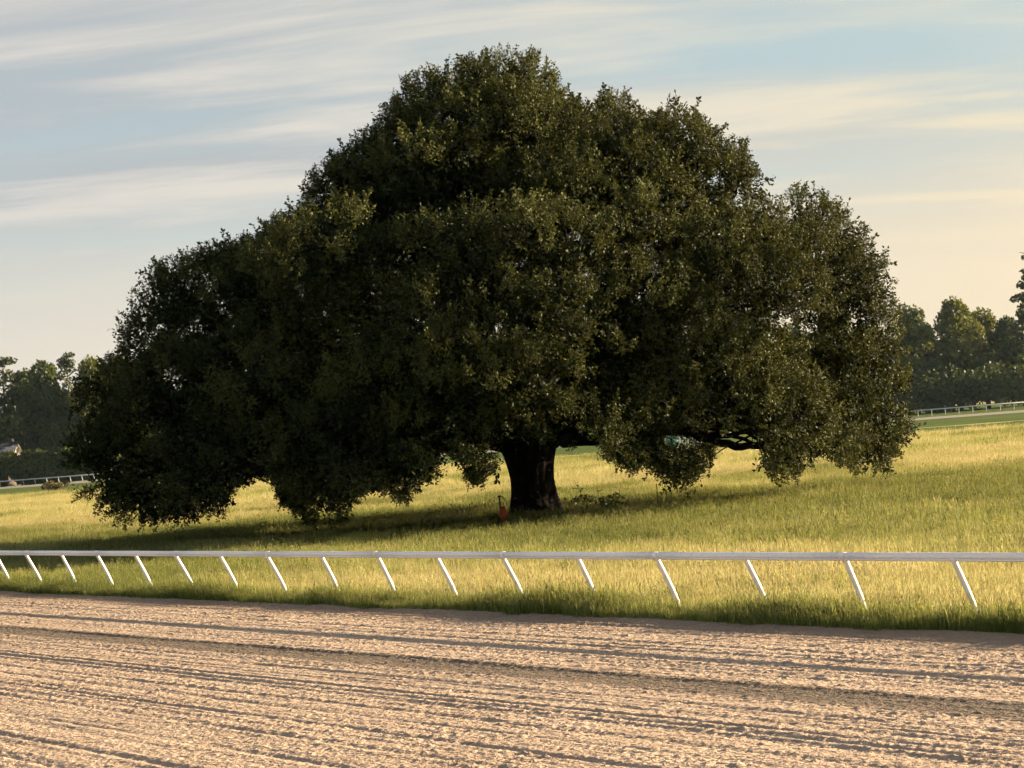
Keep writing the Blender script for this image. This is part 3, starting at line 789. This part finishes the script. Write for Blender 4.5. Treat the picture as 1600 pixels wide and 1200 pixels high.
def dryness(x, y):
    """1 golden, 0 green: bleached by the rail and out in the far field, green around and left of the oak"""
    n = x * N2[0] + y * N2[1] - RN
    g = fbm(x * 0.10, y * 0.10, 51, 4)
    st = fbm(x * 0.05 + 3, y * 0.16, 55, 4)
    d = 0.57 + (g - 0.5) * 0.8
    ring = smooth01(7, 14, n) * (1 - smooth01(OY + 6, OY + 22, y))
    d = d - 0.46 * ring * (0.55 + 0.8 * st)
    d = d - 0.55 * smooth01(0.54, 0.66, fbm(x * 0.13 + 8, y * 0.10 + 2, 58, 3)) * smooth01(6, 12, n)
    d = d + 0.14 * np.exp(-((n - 3) / 4.0) ** 2) + 0.12 * smooth01(OY + 12, OY + 30, y)
    tt = x * T2[0] + y * T2[1]
    d = d - 0.38 * smooth01(46, 58, tt) * np.exp(-((n - 2) / 7.0) ** 2)
    d = d - 0.50 * (1 - smooth01(-0.1, 0.8, n + 0.4 * (g - .5)))
    return np.clip(d, 0, 1)
def build_grass():
    def wedge(n, y0, y1, marg=1.12):
        y = np.sqrt(rng.uniform(y0 ** 2, y1 ** 2, n)); x = rng.uniform(-1, 1, n) * 0.236 * y * marg
        return x, y
    def make(name, x, y, protos, smin, smax, label=None, tint_off=0.0, hmul=None):
        z = field_z(x, y); nn = x * N2[0] + y * N2[1] - EDGE
        z = z * smooth01(-0.05, 0.35, nn) - 0.03 * (1 - smooth01(-0.05, 0.35, nn))
        P = np.stack([x, y, z], 1); n = len(P)
        rot = np.stack([rng.normal(size=n) * 0.08, rng.normal(size=n) * 0.08, rng.uniform(0, 6.28, n)], 1)
        s = rng.uniform(smin, smax, n) * (0.45 + 1.1 * fbm(x * 0.35, y * 0.35, 61, 4))
        if hmul is not None: s = s * hmul
        t = np.clip(dryness(x, y) + rng.normal(size=n) * 0.17 + tint_off, 0, 1)
        o = gn_scatter(name, protos, P, rot, s, t, rng.integers(0, 8, n), [M_blade, M_seed])
        tag(o, label, 'grass', kind='stuff'); print(name, n)
    near = grass_protos(20, 0.16, 0.40, 0.0065, 0.25)
    far = grass_protos(28, 0.32, 0.40, 0.0095, 0.25)
    # by the rail
    n = 36000; t = rng.uniform(10, 75, n); q = rng.uniform(0, 1, n) ** 1.3 * 17 - 0.05 + EDGE + 0.30
    XY = tn(t, q); x, y = XY[:, 0], XY[:, 1]; k = np.abs(x) < 0.236 * y * 1.15; make('long_grass', x[k], y[k], near, 0.75, 1.2, 'tall golden grass growing along the near white rail')
    # fringe at the edge of the soil
    n = 15000; t = rng.uniform(8, 76, n); q = EDGE + 0.02 + rng.uniform(0, 1, n) ** 1.2 * 0.75
    ragged = 0.24 * (fbm(t * 0.8, t * 0, 71, 4) - 0.5) * 2
    XY = tn(t, q + ragged); x, y = XY[:, 0], XY[:, 1]; k = np.abs(x) < 0.236 * y * 1.15
    make('grass_fringe', x[k], y[k], near, 0.36, 0.74, 'darker green grass fringe along the edge of the soil track', 0.16)
    # field
    x, y = wedge(60000, 44, 135); k = ((x * N2[0] + y * N2[1] - RN) > 14) | ((x * T2[0] + y * T2[1] > 74) & (x * N2[0] + y * N2[1] - RN > 0.3))
    make('field_grass', x[k], y[k], far, 0.75, 1.2, 'green and golden field grass around the oak')
    x, y = wedge(42000, 130, 300); lim = fl[1] + (x - fl[0]) * (fr[1] - fl[1]) / (fr[0] - fl[0]); k = y < lim - 1
    make('meadow_grass', x[k], y[k], far, 1.0, 1.5, 'golden dry meadow grass in the distance behind the oak')
build_grass()

# ------------------------------------------------------------------ far trees
M_fleaf = leaf_mat('far_leaf', (0.026, 0.050, 0.012), (0.085, 0.110, 0.024), 0.25, 0.6, 0.2, (0.12, 0.13, 0.02), inst=False)
M_fleaf2 = leaf_mat('far_leaf_yellow', (0.055, 0.080, 0.014), (0.16, 0.165, 0.030), 0.28, 0.6, 0.2, (0.16, 0.15, 0.02), inst=False)
M_pine = leaf_mat('pine_needles', (0.025, 0.040, 0.014), (0.070, 0.080, 0.025), 0.15, 0.6, 0.2, inst=False)
M_ftrunk = plain('far_bark', (0.09, 0.07, 0.05), 0.9, 0.1, 0.3, 2)
def leaf_cloud(centers, radii, per, size):
    """random small faces in ellipsoids"""
    V = []; 
    for c, r in zip(centers, radii):
        n = int(per * (r[0] * r[2])) + 8
        d = unit(n); p = c + d * r * (rng.uniform(0.45, 1.05, n) ** 0.5)[:, None]
        a = unit(n); b = np.cross(a, unit(n)); b /= np.linalg.norm(b, axis=1)[:, None] + 1e-9
        s = size * rng.uniform(0.5, 1.3, n)[:, None]
        V.append(np.stack([p - a * s, p + b * s * 0.6, p + a * s, p - b * s * 0.6], 1).reshape(-1, 3))
    V = np.concatenate(V); return V, np.arange(len(V)).reshape(-1, 4)
def broad_crown(h, w, seed):
    r = np.random.default_rng(seed); C = []; RR_ = []
    n = 34
    for i in range(n):
        f = (i + 0.5) / n; z = h * (0.14 + 0.80 * f)
        prof = math.sin(min(1, (f * 0.86 + 0.22)) * math.pi) ** 0.6
        a = r.uniform(0, 6.28); q = w / 2 * prof * math.sqrt(r.uniform(0.15, 0.85))
        rr = w * r.uniform(0.13, 0.22)
        C.append(np.array([q * math.cos(a), q * math.sin(a), z])); RR_.append(np.array([rr, rr, rr * 0.75]))
    return C, RR_
def pine_crown(h, w, seed):
    r = np.random.default_rng(seed); C = []; RR_ = []
    for i in range(20):
        f = r.uniform(0, 1); z = h * (0.62 + 0.37 * f); a = r.uniform(0, 6.28)
        q = w / 2 * (1.0 - 0.75 * f) * r.uniform(0.3, 1.0)
        rr = w * r.uniform(0.09, 0.17)
        C.append(np.array([q * math.cos(a), q * math.sin(a), z])); RR_.append(np.array([rr * 1.25, rr * 1.25, rr * 0.55]))
    return C, RR_
CR = {}
for i in range(4):
    C, Q = broad_crown(20, 15, 100 + i); V, Fq = leaf_cloud(C, Q, 44, 0.42); CR['b%d' % i] = (V, Fq)
for i in range(3):
    C, Q = pine_crown(26, 9, 200 + i); V, Fq = leaf_cloud(C, Q, 80, 0.34); CR['p%d' % i] = (V, Fq)
CME = {}
def crown_mesh(kind, mat):
    key = (kind, mat.name)
    if key not in CME: CME[key] = mesh_np('crown', *CR[kind], mats=[mat])
    return CME[key]
TRME = {}
def trunk_mesh(kind):
    k = kind[0]
    if k not in TRME:
        mb = MB(); h = 20 if k == 'b' else 26
        mb.tube([(0, 0, -0.3), (0.1, 0, h * 0.2), (-0.1, 0.1, h * 0.5), (0.1, 0, h * 0.93)], [0.5, 0.38, 0.28, 0.06], 8)
        for j in range(7):
            a = j * 2.4; z = h * ((0.35 if k == 'b' else 0.62) + 0.05 * j); l = h * (0.22 if k == 'b' else 0.12)
            mb.tube([(0, 0, z), (l * 0.5 * math.cos(a), l * 0.5 * math.sin(a), z + l * 0.3), (l * math.cos(a), l * math.sin(a), z + l * 0.45)], [0.16, 0.1, 0.03], 5)
        TRME[k] = mb.mesh('trunk', [M_ftrunk], True)
    return TRME[k]
def far_tree(name, px, ptop, Y, kind, mat, label, wmul=1.0, group=None):
    p = at_y(px, ptop, Y); h = p[2]; h0 = 20 if kind[0] == 'b' else 26
    r = empty(name, (p[0], Y, 0), rng.uniform(0, 6.28)); s = h / h0
    r.scale = (s * wmul, s * wmul, s)
    tag(r, label, 'tree', group)
    obj('trunk', trunk_mesh(kind), r); obj('crown', crown_mesh(kind, mat), r)
def build_far_trees():
    g = 'trees of the far treeline'
    BL, BY, PN = M_fleaf, M_fleaf2, M_pine
    T = [ # left side
        ('pine_tree', 2, 553, 462, 'p0', PN, 'tall far pine cut by the left edge of the picture', 1.1),
        ('pine_tree', 103, 553, 470, 'p1', PN, 'tall slim far pine standing above the left treeline', 0.85),
        ('broadleaf_tree', 38, 578, 466, 'b0', BL, 'far broadleaf tree behind the small house with the cream gable', 0.9),
        ('broadleaf_tree', 66, 570, 458, 'b1', BL, 'far broadleaf tree just left of the slim pine', 0.8),
        ('broadleaf_tree', -30, 600, 450, 'b2', BL, 'far broadleaf tree half outside the left edge', 1.0),
        ('broadleaf_tree', 142, 562, 455, 'b3', BY, 'yellow-green far broadleaf tree touching the oak crown on the left', 0.8),
        ('broadleaf_tree', 100, 610, 464, 'b2', BL, 'low far broadleaf tree below the slim pine', 0.7),
        ('broadleaf_tree', 185, 556, 462, 'b0', BY, 'far broadleaf tree mostly hidden by the left end of the oak crown', 0.8),
        # right side
        ('broadleaf_tree', 1440, 512, 452, 'b1', BY, 'lower far broadleaf tree right beside the oak crown', 0.9),
        ('broadleaf_tree', 1488, 466, 456, 'b0', BY, 'tallest rounded far broadleaf tree right of the oak', 0.85),
        ('broadleaf_tree', 1532, 486, 462, 'b3', BY, 'far broadleaf tree right of the tallest rounded one', 0.9),
        ('broadleaf_tree', 1572, 494, 458, 'b2', BL, 'dark far broadleaf tree near the right edge', 0.8),
        ('broadleaf_tree', 1606, 476, 450, 'b1', BL, 'dark far broadleaf tree cut by the right edge', 0.8),
        ('pine_tree', 1622, 385, 440, 'p2', PN, 'tallest pine reaching into the picture at the right edge', 1.0),
        ('broadleaf_tree', 1460, 560, 446, 'b2', BL, 'low dark far tree behind the right end of the far rail', 0.9),
        ('broadleaf_tree', 1540, 552, 445, 'b0', BL, 'low dark far tree in front of the right treeline', 0.9),
    ]
    for a in T: far_tree(a[0], a[1], a[2], a[3], a[4], a[5], a[6], a[7], g)
    # those the oak hides: nothing tells them apart
    for k, px in enumerate(range(240, 1420, 62)):
        far_tree('broadleaf_tree', px + rng.uniform(-12, 12), 560 - (px - 240) * 0.075 + rng.uniform(-25, 25), (478 if px < 720 else 457) + rng.uniform(-4, 8), 'b%d' % (k % 4), BL,
                 'far treeline tree hidden behind the crown of the oak', 0.9, 'treeline hidden by the oak')
    # understorey and wood behind read as one mass
    C = []; Q = []
    for x in np.arange(-150, 150, 3.2):
        for row in range(3):
            z = rng.uniform(1.5, 9) if row < 2 else rng.uniform(6, 16)
            rr = rng.uniform(2.4, 4.2)
            C.append(np.array([x + rng.uniform(-2, 2), 462 + row * 7 + rng.uniform(-3, 3) - x * 0.0, z])); Q.append(np.array([rr, rr, rr * 0.9]))
    V, Fq = leaf_cloud(C, Q, 14, 0.70)
    tag(obj('woodland', mesh_np('woodland', V, Fq, [M_fleaf])), 'dense dark woodland filling the gaps behind the far trees', 'woodland', kind='stuff')
    # clipped hedge by the far rail, left
    C = []; Q = []
    a = at_y(-70, 735, 434); b = at_y(170, 735, 434)
    for x in np.arange(a[0], b[0], 0.9):
        for j in range(6):
            rr = rng.uniform(0.8, 1.3); C.append(np.array([x + rng.uniform(-.4, .4), 434 + rng.uniform(-1, 1), rng.uniform(0.3, 6.1)])); Q.append(np.array([rr, rr, rr]))
    V, Fq = leaf_cloud(C, Q, 80, 0.42)
    h = obj('hedge', mesh_np('hedge', V, Fq, [M_fleaf])); tag(h, 'tall dark green hedge behind the far rail, below the house', 'hedge')
    # dark scrub right, in front of the wood
    C = []; Q = []
    a = at_y(1380, 640, 437); b = at_y(1680, 640, 437)
    for x in np.arange(a[0], b[0], 1.3):
        for j in range(4):
            rr = rng.uniform(1.2, 2.0); C.append(np.array([x + rng.uniform(-.6, .6), 440 + rng.uniform(-2, 2), rng.uniform(0.8, 8.5)])); Q.append(np.array([rr, rr, rr]))
    V, Fq = leaf_cloud(C, Q, 12, 0.4)
    h = obj('hedge', mesh_np('hedge', V, Fq, [M_fleaf])); tag(h, 'tall dark scrubby hedge behind the far rail, right of the oak', 'hedge')
build_far_trees()

# house
def build_house():
    M_wall = plain('cream_wall', (0.32, 0.275, 0.20), 0.8, 0.2, 0.06, 1.5)
    M_roof = plain('slate_roof', (0.028, 0.032, 0.045), 0.9, 0.1, 0.2, 3)
    M_glass = plain('dark_glass', (0.02, 0.022, 0.025), 0.15, 0.5, 0.1, 1)
    Y = 441.0
    e = at_y(20.5, 708, Y); top = at_y(22, 691, Y)
    zr = top[2]; ze = at_y(25, 709, Y)[2]
    L = 13.0; D = 7.0
    r = empty('house', (e[0], Y, 0)); tag(r, 'small cream gabled house with slate roof behind the hedge, left', 'house')
    r.rotation_euler = (0, 0, R(-5))
    w = MB(); w.box((-L / 2, D / 2, ze / 2), (L, D, ze))
    # gable triangle prism
    V = [(0, 0, ze), (0, D, ze), (0, D / 2, zr - 0.1), (-L, 0, ze), (-L, D, ze), (-L, D / 2, zr - 0.1)]
    w.add(V, [[0, 1, 2], [3, 5, 4]])
    w.build('wall', M_wall, r)
    rf = MB()
    for y0, y1 in ((-0.4, D / 2), (D + 0.4, D / 2)):
        za = ze - 0.35; th = 0.18
        V = [(-L - 0.3, y0, za), (0.15, y0, za), (0.15, y1, zr), (-L - 0.3, y1, zr), (-L - 0.3, y0, za + th), (0.15, y0, za + th), (0.15, y1, zr + th), (-L - 0.3, y1, zr + th)]
        rf.add(V, [[0, 1, 2, 3], [4, 7, 6, 5], [0, 4, 5, 1], [3, 2, 6, 7], [1, 5, 6, 2], [0, 3, 7, 4]])
    ro = rf.build('roof', M_roof, r)
    c = MB(); c.box((-1.2, D / 2 + 0.4, zr + 0.3), (0.3, 0.4, 1.0)); c.build('chimney', M_wall, ro)
    for x in (-3, -7, -11):
        m = MB(); m.box((x, -0.02, 2.0), (1.2, 0.08, 1.4)); wi = m.build('window', M_wall, r)
        g = MB(); g.box((x, -0.08, 2.0), (1.0, 0.06, 1.2)); g.build('pane', M_glass, wi)
build_house()

# ------------------------------------------------------------------ small things
def small_things():
    # red hydrant post by the trunk
    M_red = plain('dark_red_paint', (0.50, 0.085, 0.035), 0.5, 0.4, 0.25, 8)
    M_dk = plain('dark_iron', (0.03, 0.025, 0.02), 0.5, 0.4, 0.2, 10)
    p = at_z(787, 820); r = empty('hydrant_post', p); tag(r, 'small dark red post with thin hooked pipe left of the oak trunk', 'hydrant')
    m = MB(); m.tube([(0.03, 0, -0.1), (0.02, 0, 0.3), (0.0, 0, 0.66)], [0.18, 0.16, 0.12], 14); m.build('base', M_red, r, True)
    m = MB(); m.tube([(0, 0, 0.66), (0, 0, 0.70)], [0.13, 0.10], 14); m.build('collar', M_dk, r, True)
    m = MB(); m.tube([(-0.07, 0, 0.6), (-0.08, 0, 0.85), (-0.085, 0, 1.08)], 0.03, 8); m.build('pipe', M_dk, r, True)
    m = MB(); m.tube([(-0.085, 0, 1.05), (-0.06, 0, 1.10), (0.02, -0.02, 1.08), (0.08, -0.03, 1.01), (0.11, -0.03, 0.92)], 0.018, 6); m.build('spout', M_dk, r, True)
    m = MB(); m.box((-0.09, 0, 1.09), (0.13, 0.05, 0.06)); m.build('handle', M_dk, r)
    # leafy shoots right of the trunk
    M_shoot = leaf_mat('shoot_leaf', (0.035, 0.06, 0.012), (0.09, 0.11, 0.02), 0.35, 0.5, 0.3, (0.2, 0.22, 0.03), inst=False)
    def shoot(px, py, h, n, label, lean=0.1, w=0.21):
        p = at_z(px, py); r = empty('sapling', p); tag(r, label, 'sapling', 'young shoots by the oak trunk')
        pts = np.array([(0, 0, -0.05), (lean * 0.2 * h, 0, h * 0.35), (-lean * 0.6 * h, 0.05, h * 0.7), (-lean * 1.4 * h, 0, h)])
        m = MB(); m.tube(pts, [0.016, 0.013, 0.01, 0.005], 6); m.build('stem', M_bark, r)
        V = []; Q = []
        for j in range(n):
            f = 0.12 + 0.88 * j / n; c = np.array([np.interp(f, [0, .35, .7, 1], pts[:, i]) for i in range(3)])
            a = j * 2.4 + rng.uniform(-.4, .4); D = np.array([math.cos(a), math.sin(a), rng.uniform(-0.2, 0.5)]); W = np.cross(D, (0, 0, 1.0)) * 0.35
            l = w * rng.uniform(0.7, 1.3) * (1.2 - 0.4 * f)
            for s in range(3):
                o = c + D * l * s * 0.55; b = len(V); V += [o, o + D * l * 0.5 + W * l, o + D * l, o + D * l * 0.5 - W * l]; Q.append([b, b + 1, b + 2, b + 3])
        obj('leaves', mesh_np('leaves', np.array(V), np.array(Q), [M_shoot]), r)
    shoot(912, 799, 1.3, 18, 'tallest thin leafy shoot right of the oak trunk', 0.16)
    shoot(937, 797, 0.95, 14, 'short leafy shoot right of the tallest one by the trunk', 0.02)
    shoot(968, 793, 0.95, 12, 'leafy shoot farthest right of the oak trunk', -0.1)
    shoot(884, 802, 0.6, 14, 'low leafy shoot hugging the right side of the oak trunk', -0.05)
    # weeds at the foot of the trunk
    C = []; Q = []
    for i in range(44):
        px = rng.uniform(880, 985); p = at_z(px, 800 - (px - 880) * 0.05 + rng.uniform(-4, 6)); rr = rng.uniform(0.10, 0.27); C.append(np.array([p[0], p[1], rr * 1.2])); Q.append(np.array([rr, rr, rr * 1.3]))
    for i in range(40):
        px = rng.uniform(800, 880); p = at_z(px, 812 + rng.uniform(-2, 4)); rr = rng.uniform(0.08, 0.2); C.append(np.array([p[0], p[1], rr * 0.8])); Q.append(np.array([rr, rr, rr * 1.2]))
    V, Fq = leaf_cloud(C, Q, 700, 0.075)
    tag(obj('weeds', mesh_np('weeds', V, Fq, [M_shoot])), 'low dark weeds around the foot of the oak trunk', 'weeds', kind='stuff')
    # thin stake
    p = at_z(1029, 800); r = empty('stake', p); tag(r, 'thin dark stake in the grass right of the oak trunk', 'stake')
    m = MB(); m.tube([(0, 0, -0.1), (0.01, 0, 0.5), (0, 0, 1.05)], 0.016, 6); m.build('shaft', M_dk, r)
    m = MB(); m.box((0.0, 0, 1.06), (0.05, 0.03, 0.03)); m.build('tip', M_dk, r)
    # white slatted barrier, teal crate and a white barrel seen beneath the crown
    M_wp = plain('white_paint', (0.78, 0.76, 0.72), 0.5, 0.4, 0.06, 4)
    M_teal = plain('teal_plastic', (0.015, 0.12, 0.105), 0.5, 0.5, 0.15, 4)
    M_pink = plain('faded_red', (0.45, 0.14, 0.10), 0.6, 0.3, 0.15, 4)
    p = at_z(1080, 702); Y = p[1]; r = empty('slatted_barrier', p); tag(r, 'white slatted barrier in the far field, seen beneath the oak crown', 'barrier')
    k = Y / F
    for i in range(9):
        m = MB(); m.box(((i - 4) * 5 * k * 0.8, 0, 0.85), (0.13, 0.05, 1.5)); m.build('slat', M_wp, r)
    for z in (0.4, 1.3):
        m = MB(); m.box((0, 0.06, z), (36 * k, 0.06, 0.10)); m.build('crossbar', M_wp, r)
    for x in (-17 * k, 17 * k):
        m = MB(); m.tube([(x, 0.12, -0.1), (x, 0.12, 1.65)], 0.06, 8); m.build('post', M_wp, r)
    p = at_z(1052, 700); r = empty('crate', p); tag(r, 'teal crate in the far field left of the white slatted barrier', 'crate')
    for z in (0.3, 0.75, 1.2):
        m = MB(); m.box((0, 0, z), (1.5, 0.9, 0.36)); m.build('side_board', M_teal, r)
    for x in (-0.7, 0.7):
        m = MB(); m.box((x, -0.48, 0.75), (0.12, 0.05, 1.4)); m.build('corner_batten', M_teal, r)
    p = at_z(1033, 708); r = empty('barrel', p); tag(r, 'squat white barrel in the far field below the oak crown', 'barrel')
    m = MB(); m.tube([(0, 0, -0.02), (0, 0, 0.2), (0, 0, 0.6), (0, 0, 0.82)], [0.36, 0.42, 0.42, 0.34], 16); b = m.build('body', M_wp, r, True)
    for z in (0.25, 0.58):
        m = MB(); m.tube([(0, 0, z - 0.03), (0, 0, z + 0.03)], 0.435, 16); m.build('hoop', M_wp, r, True)
    p = at_z(1016, 700); r = empty('cart', p); tag(r, 'faded red cart in the far field left of the white barrel', 'cart')
    m = MB(); m.box((0, 0, 0.75), (1.5, 0.8, 0.5)); m.build('body', M_pink, r)
    for x in (-0.45, 0.45):
        m = MB(); m.tube([(x, -0.5, 0.3), (x, -0.4, 0.3)], 0.3, 14); m.build('wheel', M_dk, r)
        m = MB(); m.tube([(x, 0.4, 0.3), (x, 0.5, 0.3)], 0.3, 14); m.build('wheel', M_dk, r)
    m = MB(); m.tube([(0.75, 0, 0.8), (1.1, 0, 1.0)], 0.03, 6); m.build('handle', M_dk, r)
    # brown shrub in front of the far rail, left
    p = at_z(86, 767); r = empty('shrub', p); tag(r, 'brownish low shrub in front of the far rail at left', 'shrub')
    M_br = leaf_mat('brown_leaf', (0.10, 0.075, 0.03), (0.17, 0.13, 0.05), 0.2, 0.7, 0.2, inst=False)
    C = [np.array([rng.uniform(-1.6, 1.6), rng.uniform(-1, 1), rng.uniform(0.3, 1.0)]) for _ in range(14)]; Q = [np.array([0.6, 0.6, 0.45])] * 14
    V, Fq = leaf_cloud(C, Q, 260, 0.14); obj('foliage', mesh_np('foliage', V, Fq, [M_br]), r)
    m = MB()
    for j in range(5): m.tube([(0, 0, -0.05), (0.3 * math.cos(j * 1.3), 0.3 * math.sin(j * 1.3), 0.8)], [0.04, 0.015], 5)
    m.build('stems', M_ftrunk, r)
small_things()

# ------------------------------------------------------------------ evening air
def build_haze():
    m = bpy.data.materials.new('evening_air'); m.use_nodes = True; nt = m.node_tree; nt.nodes.clear()
    out = nt.nodes.new('ShaderNodeOutputMaterial'); pv = nt.nodes.new('ShaderNodeVolumePrincipled')
    pv.inputs['Color'].default_value = (0.62, 0.80, 1.0, 1); pv.inputs['Density'].default_value = HAZE
    pv.inputs['Anisotropy'].default_value = 0.2
    nt.links.new(pv.outputs[0], out.inputs['Volume'])
    mb = MB(); mb.box((0, 250, 17.5), (900, 640, 38)); o = mb.build('haze', m); tag(o, kind='stuff')
HAZE = 0.00003
build_haze()
